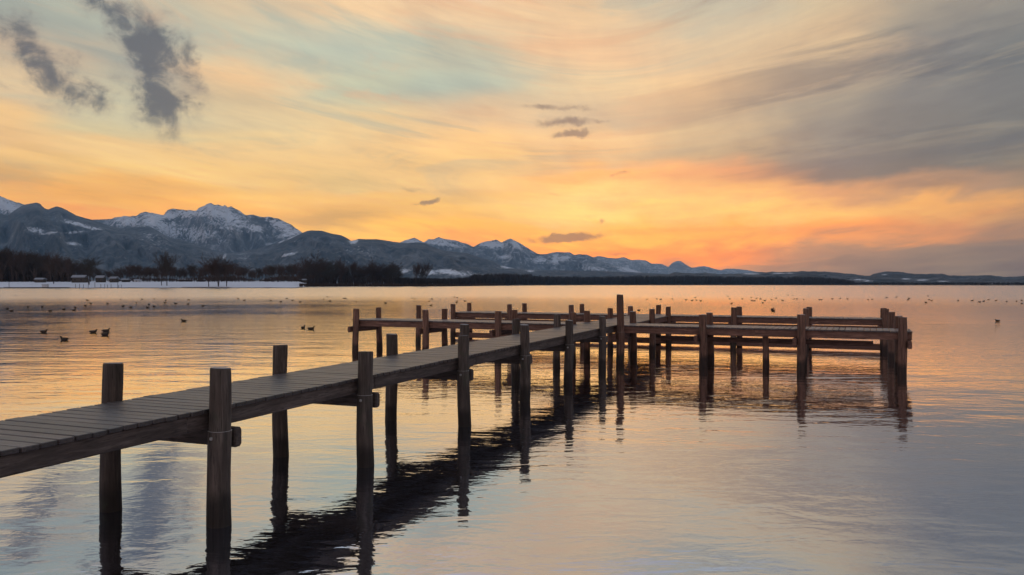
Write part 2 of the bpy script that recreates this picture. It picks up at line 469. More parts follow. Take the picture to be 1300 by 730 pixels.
# ------------------------------------------------------------------ terrain
def fbm(x, y, octaves=4, seed=0.0, rough=0.5):
    s = 0; a = 1.0; t = 0; f = 1.0
    for _ in range(octaves):
        s += a * mnoise.noise(Vector((x * f, y * f, seed))); t += a; a *= rough; f *= 2.03
    return s / t


def ridged(x, y, octaves=5, seed=0.0):
    s = 0; a = 1.0; t = 0; f = 1.0
    for _ in range(octaves):
        s += a * (1 - abs(mnoise.noise(Vector((x * f, y * f, seed))) * 1.9)); t += a; a *= 0.5; f *= 2.1
    return s / t


def interp(pts, x):
    return float(np.interp(x, [p[0] for p in pts], [p[1] for p in pts]))


def rock_mat(name, forest, rock, snow, kf=1.0, gully=0.16):
    m, n, out = new_mat(name)
    g = n.n.new('ShaderNodeNewGeometry'); pos = g.outputs['Position']
    at = n.n.new('ShaderNodeAttribute'); at.attribute_name = 'snow'
    nz = n.noise(pos, 0.006 * kf, 6, 0.7); nz2 = n.noise(pos, 0.03 * kf, 4, 0.7)
    s = n.math('ADD', at.outputs['Fac'], n.math('ADD', n.math('MULTIPLY', n.math('SUBTRACT', nz, 0.5), 1.7), n.math('MULTIPLY', n.math('SUBTRACT', nz2, 0.5), 2.2)))
    sm = n.mapr(s, 0.42, 0.62)
    base = n.mix(n.mapr(nz2, 0.4, 0.65), (*forest, 1), (*rock, 1))
    gx, gy, gz_ = n.sep(pos)
    gul = n.noise(n.comb(n.math('MULTIPLY', gx, 0.016 * kf), n.math('MULTIPLY', gy, 0.003), n.math('MULTIPLY', gz_, 0.0045 * kf)), 1.0, 5, 0.65, 0.3)
    base = n.mix(n.mapr(gul, 0.50, 0.66, 0, gully), base, (*[v * 0.7 for v in snow], 1))
    dust = n.mapr(n.noise(pos, 0.0022 * kf, 5, 0.65), 0.42, 0.7, 0, 0.30)
    base = n.mix(dust, base, (*[v * 0.55 for v in snow], 1))
    principled(n, out, n.mix(sm, base, (*snow, 1)), 0.9, None, 0.1)
    return m


def range_mesh(name, label, crest, D0, depth_front, depth_back, mat, rows=70, step=1.6, snowfn=None, spur=0.10, jag=0.6, seed=0, power=1.15, base_z=2.0, kind='structure', cat='mountain'):
    xs = np.arange(crest[0][0], crest[-1][0] + step, step)
    V = []; SN = []
    nb = 8; nr = rows + nb
    for x in xs:
        cy = interp(crest, x)
        hpx = max(HY - cy, 0.3) + jag * fbm(x * 0.13, 0, 4, seed + 3.3) * 1.8
        for r in range(nr):
            if r < rows:
                t = r / (rows - 1.0)                       # 0 foot, 1 crest
                wob = (ridged(x * 0.018 + t * 0.35, t * 1.1, 5, seed) - 0.55)
                D = D0 - (1 - t) * depth_front
                env = math.sin(math.pi * min(t, 1.0)) ** 0.8
                zc = hpx / F * D0
                zz_ = zc * (t ** power) * (1 - 0.0) + zc * spur * env * wob * 2.2
                D2 = D - depth_front * 0.25 * env * wob
                # never above the crest line as seen
                zmax = (hpx - 0.15) / F * D2
                zz_ = min(zz_, zmax * (0.55 + 0.45 * t) + 0 * H) if r < rows - 1 else zc
                zz_ = max(zz_ + H * 1.0 * t, base_z if t > 0.02 else -3.0)
                V.append(((x - CX) / F * D2, D2, zz_))
                SN.append(snowfn(x, HY - (zz_ - H) / D2 * F, t, wob) if snowfn else 0.0)
            else:
                t = (r - rows + 1.0) / nb
                D = D0 + t * depth_back
                zc = hpx / F * D0
                V.append(((x - CX) / F * D, D, max(zc * (1 - t) ** 1.3, -3.0)))
                SN.append(0.1)
    Fc = []
    for i in range(len(xs) - 1):
        for r in range(nr - 1):
            a = i * nr + r
            Fc.append((a, a + nr, a + nr + 1, a + 1))
    me = bpy.data.meshes.new(name); me.from_pydata(V, [], Fc); me.materials.append(mat)
    at = me.attributes.new('snow', 'FLOAT', 'POINT'); at.data.foreach_set('value', SN)
    me.polygons.foreach_set('use_smooth', [True] * len(me.polygons)); me.update()
    o = bpy.data.objects.new(name, me); COL.objects.link(o); tag(o, label, cat, kind=kind)
    return o


FOREST = (0.035, 0.050, 0.064); ROCK = (0.085, 0.10, 0.115); SNOW = (0.80, 0.84, 0.90)
M_MASSIF = rock_mat('alpine_rock_and_snow', (0.05, 0.06, 0.072), (0.13, 0.145, 0.16), SNOW, 1.0, 0.7)
M_FOREST = rock_mat('winter_forest_slope', FOREST, (0.032, 0.039, 0.046), SNOW, 1.4)
M_FAR = rock_mat('far_alps', (0.26, 0.28, 0.30), (0.42, 0.44, 0.46), (0.8, 0.82, 0.85), 0.6)  # paleness of distant haze put into the slope colours


def ell(x, y, L):
    v = 0.0
    for (cx, cy, a, b, t) in L:
        dxx, dyy = x - cx, y - cy
        q = math.radians(t); u = dxx * math.cos(q) + dyy * math.sin(q); w = dyy * math.cos(q) - dxx * math.sin(q)
        v = max(v, math.exp(-((u / a) ** 2 + (w / b) ** 2) * 0.8))
    return v


massif_crest = [(-420, 262), (-300, 245), (-200, 252), (-90, 238), (-30, 240), (0, 249), (11, 253.5), (29, 259), (60, 268), (113, 279), (142, 278), (146, 275.6), (160, 274.4), (173, 274), (178, 270.5), (184, 268.5), (196, 271), (208, 273), (213, 266), (222, 265), (249, 267.6), (253, 263.5), (260, 261), (263, 258.6), (268, 257.5), (272, 260), (277, 259.6), (282, 262), (286, 260.2), (289, 263), (294, 261.8), (302, 266.7), (312, 273), (322.5, 272.6), (331, 275.4), (340, 275.2), (354.6, 277.8), (362, 281.5), (369, 284.5), (376, 290), (384, 295.5), (400, 301), (430, 316), (470, 335), (500, 350)]


def massif_snow(x, y, t, w):
    s = 0.16 + 0.26 * t
    s += 0.42 * ell(x, y, [(10, 262, 26, 7, 30), (195, 279, 14, 9, 0), (235, 272, 30, 5, 0), (160, 280, 14, 6, 0), (283, 273, 32, 8, 22), (250, 300, 46, 9, 12), (325, 290, 10, 4, 10), (355, 286, 22, 5, 30), (285, 283, 24, 6, 10), (215, 292, 22, 7, 30), (370, 296, 14, 3, -15)])
    s -= 0.35 * ell(x, y, [(300, 312, 60, 16, 0), (275, 282, 25, 3.5, 12), (245, 281, 22, 4, 0), (325, 281, 16, 4, 15), (100, 300, 60, 16, 0)])
    return s + 0.10 * w


range_mesh('mountain_range', 'snow-dusted rocky massif with a jagged summit behind the left forest ridges', massif_crest, 11000, 3200, 2500, M_MASSIF, rows=90, snowfn=massif_snow, spur=0.13, jag=1.0, seed=1.7)

right_crest = [(470, 345), (490, 318), (505, 309), (515, 304.5), (526, 301.8), (538, 307.6), (544, 303.6), (550, 303.8), (557, 300.8), (563, 303), (579, 305.2), (586, 308), (594, 310), (601, 313.4), (608, 309.5), (615, 306.5), (622, 306), (630, 303.8), (637, 308), (643, 304.5), (648, 302.6), (653, 305), (661, 309), (672, 316), (682, 322), (690, 323), (695, 322.4), (700, 321), (706, 319.8), (715, 320.2), (723, 320.3), (729, 323.6), (735, 322.6), (745, 323), (754, 327), (766, 333), (778, 336), (790, 339), (809, 344), (822, 347), (845, 352), (860, 357)]


def right_snow(x, y, t, w):
    s = 0.06 + 0.30 * t
    s += 0.55 * ell(x, y, [(525, 307, 12, 3.5, 10), (560, 309, 22, 4.5, 10), (628, 311, 14, 4, 0), (655, 311, 9, 3, 40), (705, 331, 5, 7, 0), (716, 328, 7, 3, -20), (752, 341, 12, 3, 10), (800, 343, 14, 2.5, 14), (640, 326, 10, 2.5, 0), (615, 335, 6, 2.5, -35), (686, 331, 8, 3, 0)])
    s -= 0.3 * ell(x, y, [(600, 328, 40, 10, 0), (690, 342, 40, 8, 0), (575, 318, 30, 5, 10)])
    return s


range_mesh('mountain_range', 'row of pointed snow-streaked peaks in the middle of the skyline', right_crest, 13500, 3600, 2500, M_MASSIF, rows=60, snowfn=right_snow, spur=0.10, jag=0.4, seed=5.1, step=1.4)

far_crest = [(735, 335), (748, 328), (760, 324.8), (773, 327.4), (783, 328), (792, 326.2), (798, 329), (801, 330), (810, 329.6), (820, 330.6), (827, 334.5), (840, 335), (848, 338.8), (852, 335), (856, 332.4), (860, 331), (864, 331.4), (868, 334), (872, 336.5), (878, 340), (886, 338.6), (893, 337.7), (900, 338.8), (906, 341), (915, 343), (922, 341.2), (930, 341), (947, 342.6), (960, 345), (990, 348), (1030, 351), (1080, 354), (1160, 357)]
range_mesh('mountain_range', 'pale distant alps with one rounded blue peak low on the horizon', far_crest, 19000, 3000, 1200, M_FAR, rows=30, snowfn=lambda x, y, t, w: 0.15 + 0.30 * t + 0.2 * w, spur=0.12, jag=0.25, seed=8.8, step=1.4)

front_crest = [(-420, 300), (-300, 285), (-200, 272), (-100, 279), (-40, 276), (0, 271), (10, 273.5), (20, 266), (29, 260.5), (38, 258.6), (46, 257), (51, 258.8), (56, 264), (61, 266), (66, 264), (72, 261.8), (79, 264), (88, 268.5), (96, 273), (104, 275.6), (113, 278), (122, 280.5), (134, 285), (150, 289.5), (165, 289), (180, 288), (192, 288.5), (201, 293.4), (215, 301.5), (233, 305), (251, 311), (269, 317), (290, 321.5), (305, 320), (318, 317.5), (331, 314.5), (343, 311), (355, 307), (369, 301.5), (384, 295.5), (390, 293), (395.5, 292.3), (409, 293), (421, 296.5), (433, 298.6), (440, 302), (446, 306), (450, 305), (455, 303.3), (466, 303.8), (478, 303.5), (490, 305.2), (500, 307), (515, 308.6), (530, 307.6), (541, 309), (553, 315), (566, 318.5), (580, 320), (592, 321), (604, 325), (615, 328.5), (626, 331.7), (635, 337), (655, 341), (680, 342.5), (720, 343.5), (760, 344), (800, 345.5), (850, 348), (900, 351), (930, 354)]


def front_snow(x, y, t, w):
    s = 0.0 + 0.06 * t
    s += 0.75 * ell(x, y, [(46, 292, 12, 3.2, 8), (62, 296, 12, 1.6, -8), (97, 284, 14, 2.8, 14), (92, 295, 12, 1.5, -4), (118, 290, 12, 1.6, 10), (92, 309, 8, 2.2, 6), (372, 300, 12, 1.4, -26), (338, 306, 8, 1.6, -12), (357, 306.5, 6, 1.2, -20), (366, 323, 12, 1.8, -14), (275, 313, 4, 1.2, 0), (285, 326, 1.8, 4, 20), (449, 306, 5, 2.5, 0), (574, 346, 28, 3.4, 4), (560, 344, 16, 3.0, 0), (605, 349, 26, 1.2, 2), (643, 339, 9, 2.0, 3), (673, 344, 6, 1.4, 4), (514, 344, 8, 3.5, 0), (545, 345, 14, 3.5, 0)])
    s += 0.28 * ell(x, y, [(197, 303, 22, 8, 10), (448, 314, 10, 10, 0), (470, 320, 9, 5, 0), (310, 328, 10, 10, 0)])
    return s


range_mesh('forest_ridge', 'dark blue wooded foothills with small snowy clearings behind the left shore', front_crest, 8000, 3600, 1500, M_FOREST, rows=90, snowfn=front_snow, spur=0.07, jag=0.25, seed=2.9, power=1.0, cat='hill')

low_crest = [(740, 355), (770, 350), (800, 348.5), (846, 348.5), (857, 345.6), (880, 347), (895, 346), (915, 348), (940, 347.5), (958, 346), (980, 345), (1000, 345.4), (1020, 344.2), (1048, 345), (1075, 347), (1089, 348.6), (1104, 350.2), (1108, 348), (1115, 346.3), (1124, 344.8), (1136, 344.6), (1148, 346), (1160, 347.6), (1175, 348), (1196, 347.3), (1207, 350), (1230, 350), (1257, 349.3), (1274, 351.5), (1290, 351), (1300, 350.4), (1360, 348), (1450, 350), (1600, 347), (1800, 351)]


def low_snow(x, y, t, w):
    return 0.0 + 0.75 * ell(x, y, [(953, 347.6, 12, .9, 0), (988, 347, 10, .8, 0), (1003, 346.8, 6, .7, 0), (1092, 355, 9, .9, 0), (1101, 356.6, 6, .7, 0), (1150, 354, 7, .8, 0), (1171, 355.5, 9, 1.1, 0), (1197, 357, 9, .8, 0), (1123, 348.6, 4, .8, 0)])


M_LOW = rock_mat('dark_wooded_hill', (0.014, 0.018, 0.022), (0.022, 0.026, 0.029), SNOW, 3.0)
range_mesh('wooded_hill', 'low dark wooded hills along the far right shore', low_crest, 5200, 2000, 1500, M_LOW, rows=40, snowfn=low_snow, spur=0.05, jag=0.55, seed=4.4, step=1.2, power=0.8, cat='hill')

# ------------------------------------------------------------------ shore land: coastline distance by photo column
COAST = [(-1500, 900), (-600, 620), (-200, 540), (0, 520), (230, 525), (376, 540), (392, 860), (430, 930), (560, 960), (610, 1250), (680, 1900), (760, 2400), (1000, 2500), (1090, 2100), (1300, 1800), (1700, 1600), (2800, 1500)]


def coast(x): return interp(COAST, x) * (1 + 0.012 * fbm(x * 0.05, 0, 3, 9.9))


def shore():
    m, n, out = new_mat('shore_ground')
    g = n.n.new('ShaderNodeNewGeometry'); pos = g.outputs['Position']
    at = n.n.new('ShaderNodeAttribute'); at.attribute_name = 'snow'
    nz = n.noise(pos, 0.05, 5, 0.65); nz2 = n.noise(pos, 0.4, 3, 0.6)
    s = n.math('ADD', at.outputs['Fac'], n.math('ADD', n.math('MULTIPLY', n.math('SUBTRACT', nz, 0.5), 0.9), n.math('MULTIPLY', n.math('SUBTRACT', nz2, 0.5), 0.4)))
    mud = n.mix(nz2, (0.045, 0.034, 0.028, 1), (0.10, 0.072, 0.055, 1))
    principled(n, out, n.mix(n.mapr(s, 0.42, 0.58), mud, (0.66, 0.70, 0.78, 1)), 0.85, None, 0.15)
    xs = np.arange(-1400, 2760, 8.0)
    offs = [(-40, -2.5), (0, -0.05), (4, .35), (12, .7), (22, 1.0), (30, 1.3), (60, 2.8), (120, 4.4), (260, 6.0), (500, 7.5), (900, 9), (1600, 10), (3200, 10), (8000, 8), (17000, 5)]
    V = []; SN = []
    for x in xs:
        c = coast(x)
        kz = 1.0 if x < 385 else 0.55
        for (d, z) in offs:
            D = min(c + d, 20500 - 2 * (17000 - d) * 0.01)
            V.append(((x - CX) / F * D, D, z * (kz if z > 0 else 1)))
            if x < 386: s = 0.95 if d >= 12 else (0.35 if d >= 4 else 0.0)
            else: s = 0.10 if d < 150 else 0.45
            if x < 60 : s *= 0.75
            SN.append(s)
    nr = len(offs)
    Fc = [(i * nr + r, (i + 1) * nr + r, (i + 1) * nr + r + 1, i * nr + r + 1) for i in range(len(xs) - 1) for r in range(nr - 1)]
    me = bpy.data.meshes.new('shore'); me.from_pydata(V, [], Fc); me.materials.append(m)
    a = me.attributes.new('snow', 'FLOAT', 'POINT'); a.data.foreach_set('value', SN)
    me.polygons.foreach_set('use_smooth', [True] * len(me.polygons)); me.update()
    o = bpy.data.objects.new('shore', me); COL.objects.link(o); tag(o, 'flat snowy lakeshore with a brown reed edge', 'shore', kind='structure')


shore()


def ground_z(x, d):   # height of the shore at photo column x, d metres behind the coastline
    offs = [(0, 0), (4, .35), (12, .7), (22, 1.0), (30, 1.3), (60, 2.8), (120, 4.4), (260, 6.0), (500, 7.5), (900, 9), (1600, 10)]
    return interp(offs, d) * (1.0 if x < 385 else 0.55)


# ------------------------------------------------------------------ air
def haze():
    m = bpy.data.materials.new('evening_air'); m.use_nodes = True; t = m.node_tree; t.nodes.clear()
    o = t.nodes.new('ShaderNodeOutputMaterial'); v = t.nodes.new('ShaderNodeVolumePrincipled')
    v.inputs['Color'].default_value = (0.34, 0.60, 0.92, 1); v.inputs['Density'].default_value = HZ_D
    v.inputs['Anisotropy'].default_value = 0.0
    t.links.new(v.outputs[0], o.inputs['Volume'])
    x0, x1, y0, y1, z0, z1 = -24000, 24000, -2000, 21000, -4, HZ_TOP
    V = [(x, y, z) for z in (z0, z1) for y in (y0, y1) for x in (x0, x1)]
    Fc = [(0, 2, 3, 1), (4, 5, 7, 6), (0, 1, 5, 4), (2, 6, 7, 3), (0, 4, 6, 2), (1, 3, 7, 5)]
    me = bpy.data.meshes.new('haze'); me.from_pydata(V, [], Fc); me.materials.append(m)
    ob = bpy.data.objects.new('haze', me); COL.objects.link(ob); tag(ob, 'thin blue evening haze over the lake and mountains', 'haze', kind='stuff')


haze()

# ------------------------------------------------------------------ jetty
HD = 0.485 * H                    # walking surface above the water
KD = H - HD
BT = 0.045                        # board thickness
STR_H = 0.18                      # stringer height below the boards
U = Vector((383.0, F, 0)).normalized()            # walkway direction, away from the camera
Vv = Vector((U.y, -U.x, 0))                       # to its right
vp_arm = -1600.0
A = Vector((-(vp_arm - CX), -F, 0)).normalized()  # arms, from left to right (towards the camera)
Ap = Vector((-A.y, A.x, 0))                       # across the arms, away from the camera

def GD(px, py): p = G(px, py, HD); p.z = 0; return p

NE = GD(760, 416.7)               # a point of the walkway's right edge
FE = GD(650, 425.5)               # a point of the walkway's left edge
W = (NE - FE).dot(Vv)
AE = GD(792.6, 412.7)             # front arm, near edge
BE = GD(852, 400.7)               # back arm, near edge
WA = 1.45
WB = 1.55
R = 0.115

TINT = (1.0, 1.0, 1.0)           # wood tone multiplier of the section being built
GREY_TINT, WARM_TINT = (0.95, 0.97, 1.0), (1.85, 1.28, 1.08)  # walkway wood near neutral; arms, link and mooring posts redder and lighter
jetty = empty('jetty', (FE.x, FE.y, 0))
tag(jetty, 'long weathered wooden jetty with a cross-shaped end on round timber piles', 'jetty')


def deck(P, d, acr, length, width, z=HD, bw=0.156, gap=0.016, over=0.045, name='deck', label=None, bright=1.0):
    """boards laid across; P = corner on the near edge, d = run, acr = across (unit)"""
    mb = MB(); s = 0.0
    while s < length:
        w = min(bw + random.uniform(-0.006, 0.006), length - s)
        if w < 0.03: break
        c = P + d * (s + w / 2) + acr * (width / 2 + random.uniform(-0.003, 0.003))
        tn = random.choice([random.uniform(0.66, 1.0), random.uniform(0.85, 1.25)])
        tn *= bright  # lighter arm and link boards: frost, plus grazing sheen put into the colour
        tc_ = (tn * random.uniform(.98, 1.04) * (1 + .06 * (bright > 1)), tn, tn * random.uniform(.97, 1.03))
        tilt = random.uniform(-0.004, 0.004)
        a2 = (acr + Z * tilt).normalized(); d2 = (d + Z * random.uniform(-0.012, 0.012)).normalized()
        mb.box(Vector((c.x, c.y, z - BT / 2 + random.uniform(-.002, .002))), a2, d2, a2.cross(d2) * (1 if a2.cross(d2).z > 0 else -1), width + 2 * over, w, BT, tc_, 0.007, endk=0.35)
        s += bw + gap
    o = mb.build(name, M_DECK, jetty)
    if label: o['label'] = label
    return o


def beam(P, d, length, zc, th, hh, name, tone=1.0, label=None, bev=0.01):
    mb = MB(); side = Z.cross(d)
    nseg = max(1, int(length / 3.4))
    L = length / nseg
    for i in range(nseg):
        t = tone * random.uniform(0.88, 1.1); t = (t * TINT[0], t * TINT[1], t * TINT[2])
        mb.box(Vector((P.x, P.y, zc)) + d * (L * (i + .5)) + side * random.uniform(-.003, .003), d, side, Z, L - 0.004, th, hh, t, bev)
    o = mb.build(name, M_BEAM, jetty)
    if label: o['label'] = label
    return o


def post_mesh(p, top, r, parent, name='post', lean=None, notch=None, frost=True, label=None):
    """round pile: a little crooked and tapered, chamfered head"""
    mb = MB(); seg = 22
    lx, ly = lean if lean else (random.uniform(-.012, .012), random.uniform(-.012, .012))
    ph = random.uniform(0, 6.28); zs = [-0.9, -0.3, 0.0, 0.2]
    z = 0.42
    while z < top - 0.16: zs.append(z); z += 0.2
    if notch: zs = sorted([q for q in zs if abs(q - notch) > .03] + [notch, notch + .003])
    zs += [top - 0.12, top - 0.03, top - 0.012, top, top + 0.001]
    so = random.random() * 40
    V = []; Gr = []; nz = len(zs)
    for k, z in enumerate(zs):
        rr = r * (1.09 - 0.11 * z / max(top, 1)) * (1 + 0.025 * math.sin(z * 2.3 + ph) + 0.02 * math.sin(z * 5.1 + ph * 2))
        if notch and z > notch + .001: rr *= 0.92
        if k == nz - 3: rr *= 0.985
        if k == nz - 2: rr *= 0.93
        if k == nz - 1: rr *= 0.5
        cx = p.x + lx * (z - top) + 0.013 * math.sin(z * 2.3 + ph); cy = p.y + ly * z + 0.010 * math.cos(z * 1.3 + ph)
        for i in range(seg):
            a = 2 * math.pi * i / seg
            ro = rr * (1 + 0.018 * math.sin(3 * a + ph) + 0.010 * math.sin(7 * a + 2 * ph + z * .4))
            V.append((cx + ro * math.cos(a), cy + ro * math.sin(a), z + (0.006 * math.sin(a + ph) if k >= nz - 4 else 0)))
            Gr.append((so + math.cos(a) * r, so + math.sin(a) * r, z))
    Fc = []
    for k in range(nz - 1):
        for i in range(seg):
            j = (i + 1) % seg
            Fc.append((k * seg + i, k * seg + j, (k + 1) * seg + j, (k + 1) * seg + i))
    Fc.append(tuple((nz - 1) * seg + i for i in range(seg)))
    tn = random.uniform(0.8, 1.15)
    mb.add(V, Fc, (tn * TINT[0], tn * TINT[1], tn * TINT[2]), Gr)
    if notch:   # shoulder cut for the cross beam
        pass
    o = mb.build(name, M_POST, parent, smooth=True, origin=(p.x, p.y, 0))
    me = o.data
    k0 = len(me.polygons) - 1
    me.polygons[k0].use_smooth = False
    if label: o['label'] = label
    return o


def top_z(p, ytop): return H - (ytop - HY) * p.y / F


TINT = GREY_TINT
near_line = NE + Vv * (R + 0.015)
far_line = FE - Vv * (R + 0.015)
near_posts = [(279, 467), (464, 446), (588.5, 426), (666, 412.3), (722.5, 406.5), (764.5, 401.4)]
far_posts = [(142.7, 461), (355.5, 438), (497, 424), (589.5, 411.7), (655.5, 404.7), (707, 399.5)]
NB = []
for (x, y) in near_posts:
    p = ray_line(x, near_line, U); tz = top_z(p, y); NB.append(p)
    rr = {279: .120, 464: .114}.get(x, .112)
    post_mesh(p, tz, rr, jetty, notch=0.40 * H - 0.02)
FB = []
for (x, y) in far_posts:
    p = ray_line(x, far_line, U); tz = top_z(p, y); FB.append(p)
    post_mesh(p, tz, 0.108, jetty)
print('near u', [round((p - NE).dot(U), 2) for p in NB], 'far u', [round((p - NE).dot(U), 2) for p in FB], 'W', W)
print('tops near', [round(top_z(p, y), 2) for p, (x, y) in zip(NB, near_posts)], 'far', [round(top_z(p, y), 2) for p, (x, y) in zip(FB, far_posts)])

TINT = WARM_TINT
front_line = AE - Ap * (R + 0.015); back_line = AE + Ap * (WA + R + 0.015)
front_posts = [(452, 392), (540, 393.3), (632, 395), (726.7, 396.5), (892, 399.3), (1017, 399.3), (1146, 402.6)]
FP = []
for (x, y) in front_posts:
    p = ray_line(x, front_line, A); FP.append(p); post_mesh(p, top_z(p, y), R, jetty)
pt = ray_line(787.5, front_line, A); post_mesh(pt, top_z(pt, 374), R * 1.08, jetty, notch=0.40 * H, label='tallest post of the jetty, at the corner of walkway and front arm')
back_posts = [(481, 390.3), (564.5, 392), (653, 393.4), (745, 394.5), (803.7, 395.3), (901, 397), (1018.5, 399.5), (1141.3, 401)]
BP = []
for (x, y) in back_posts:
    p = ray_line(x, back_line, A); BP.append(p); post_mesh(p, top_z(p, y), R * 0.97, jetty)
print('front', [(round(p.x, 2), round(p.y, 2), round(top_z(p, y), 2)) for p, (x, y) in zip(FP, front_posts)])
print('back', [(round(p.x, 2), round(p.y, 2), round(top_z(p, y), 2)) for p, (x, y) in zip(BP, back_posts)])
b_front = BE - Ap * (R + 0.015); b_back = BE + Ap * (WB + R + 0.015)
bf_posts = [(575, 385.8), (647, 386.2), (725.4, 387), (800.5, 388.6), (848.7, 389.2), (931.5, 390.3), (1023.5, 391.6), (1124, 392.2)]
bb_posts = [(596, 384.2), (666, 385), (739, 385.8), (836, 387.2), (938.5, 389.2), (1027, 389.7), (1121.5, 391)]
BF = []
for (x, y) in bf_posts:
    p = ray_line(x, b_front, A); BF.append(p); post_mesh(p, top_z(p, y), R, jetty)
BB = []
for (x, y) in bb_posts:
    p = ray_line(x, b_back, A); BB.append(p); post_mesh(p, top_z(p, y), R, jetty)
print('bf', [(round(p.x, 2), round(p.y, 2), round(top_z(p, y), 2)) for p, (x, y) in zip(BF, bf_posts)])
print('bb', [(round(p.x, 2), round(p.y, 2), round(top_z(p, y), 2)) for p, (x, y) in zip(BB, bb_posts)])

# decks ---------------------------------------------------------
def meet(P, d, Q, e):
    den = d.x * e.y - d.y * e.x; q = Q - P
    return (q.x * e.y - q.y * e.x) / den
CW = 0.30
s0 = -NE.y / U.y + 1.2 / U.y                     # start beside the camera's left
sA = meet(NE, U, AE, A)                           # where the right edge meets the front arm
sB = meet(NE, U, BE, A)
ZA = HD - 0.004
deck(NE + U * s0, U, -Vv, sA + WA - s0 + 0.05, W, label='grey board walkway running out from the lower left')
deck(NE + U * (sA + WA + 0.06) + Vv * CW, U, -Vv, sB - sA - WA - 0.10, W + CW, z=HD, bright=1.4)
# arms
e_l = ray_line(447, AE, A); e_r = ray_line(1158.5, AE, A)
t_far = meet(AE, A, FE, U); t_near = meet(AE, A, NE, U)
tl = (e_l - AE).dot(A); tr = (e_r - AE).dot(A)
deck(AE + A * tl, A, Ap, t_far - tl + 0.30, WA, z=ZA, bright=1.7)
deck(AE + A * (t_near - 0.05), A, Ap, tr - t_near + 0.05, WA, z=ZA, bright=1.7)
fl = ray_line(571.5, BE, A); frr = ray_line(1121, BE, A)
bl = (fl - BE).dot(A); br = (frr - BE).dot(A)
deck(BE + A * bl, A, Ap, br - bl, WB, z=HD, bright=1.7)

ST = 0.085
zs_w = HD - BT - 0.002 - STR_H / 2
def stringers(P, d, acr, length, width, hh=STR_H, zt=None):
    zc = (zt if zt else HD) - BT - 0.002 - hh / 2
    for off in (ST / 2, width / 2, width - ST / 2):
        beam(P + acr * off, d, length, zc, ST, hh, 'stringer')
TINT = GREY_TINT
stringers(NE + U * s0, U, -Vv, sA - s0 - 0.15, W)
TINT = WARM_TINT
stringers(NE + U * (sA + WA + 0.1) + Vv * CW, U, -Vv, sB - sA - WA - 0.2, W + CW)
AH = 0.21
stringers(AE + A * (tl + 0.03), A, Ap, t_near - tl + 0.1, WA, AH, ZA)
stringers(AE + A * (t_near + 0.14), A, Ap, tr - t_near - 0.15, WA, AH, ZA)
stringers(BE + A * (bl + 0.02), A, Ap, br - bl - 0.04, WB, AH)

# cross beams ---------------------------------------------------
CB_H, CB_T = 0.215, 0.11
TINT = GREY_TINT
zw = HD - BT - STR_H - 0.006 - CB_H / 2
for p in NB + [NE + U * (NB[0] - NE).dot(U) - U * 3.3]:
    s = (p - NE).dot(U) + R + CB_T / 2 + 0.01
    beam(NE + U * s + Vv * 0.235, -Vv, W + 0.50, zw, CB_T, CB_H, 'crossbeam', 0.85, bev=0.02)
for p in FB:
    s = (p - NE).dot(U) + R + CB_T / 2 + 0.01
    if min(abs(s - ((q - NE).dot(U) + R + CB_T / 2 + 0.01)) for q in NB) > 0.5:
        beam(NE + U * s - Vv * 0.02, -Vv, W + 0.25, zw - 0.003, CB_T, CB_H, 'crossbeam', 0.85, bev=0.02)
TINT = WARM_TINT
za_ = ZA - BT - AH - 0.006 - CB_H / 2
for p in FP + [pt]:
    t = (p - AE).dot(A)
    sg = -1 if p is not FP[-1] else 1
    for sgn in ((1,) if p is FP[-1] else (-1,)):
        beam(AE + A * (t + sgn * (R + CB_T / 2 + 0.005)) - Ap * 0.36, Ap, WA + 0.66, za_, CB_T, CB_H, 'crossbeam', 0.9, bev=0.015)
zb_ = HD - BT - AH - 0.006 - CB_H / 2
for p in BF:
    t = (p - BE).dot(A)
    sgn = 1 if p is BF[0] else -1
    beam(BE + A * (t + sgn * (R + CB_T / 2 + 0.005)) - Ap * 0.2, Ap, WB + 0.5, zb_, CB_T, CB_H, 'crossbeam', 0.9, bev=0.015)
# horizontal rails between the outer piles, upper and lower
for (z0, z1) in ((0.25 * H, 0.374 * H), (0.018 * H, 0.113 * H)):
    beam(BE + A * (bl + 0.15) + Ap * 0.05, A, br - bl - 0.25, (z0 + z1) / 2, 0.08, z1 - z0, 'rail', 0.85)
beam(AE + A * (t_near + 1.2) + Ap * (WA - 0.05), A, tr - t_near - 2.2, 0.30 * H, 0.08, 0.16, 'rail', 0.85)

# short support pile under the front arm, piles beside the link, single mooring piles
p = ray_line(971.6, AE + Ap * (WA * 0.25), A); post_mesh(p, HD - BT - 0.02, 0.09, jetty, label='short pile hidden up to its head under the front arm')
p = ray_line(774.5, far_line, U); post_mesh(p, top_z(p, 391.2), R * .95, jetty)
p = ray_line(828, near_line + Vv * CW, U); post_mesh(p, top_z(p, 392.2), R * .95, jetty)
for (x, y, ref, lab) in ((531.5, 387.6, FP[0], 'lone mooring post rising from the water between the two left arms of the jetty'),
                         (1131.8, 396, FP[-1], 'mooring post in the water just behind the right end of the front arm')):
    D = F * (H - 0.64 * H) / (y - HY); q = Vector(((x - CX) * D / F, D, 0))
    o = post_mesh(q, 0.64 * H, R, None, name='mooring_post'); tag(o, lab, 'mooring post', 'mooring posts')

# bolts on the near piles: small steel heads at the cross beams
for p in NB:
    mb = MB(); c = Vector((p.x, p.y, zw + 0.03)) - U * (R + 0.012) + Vv * 0.0
    mb.box(c, U, Vv, Z, 0.03, 0.035, 0.035, 1.0, 0.006)
    mb.build('bolt', M_STEEL, jetty)

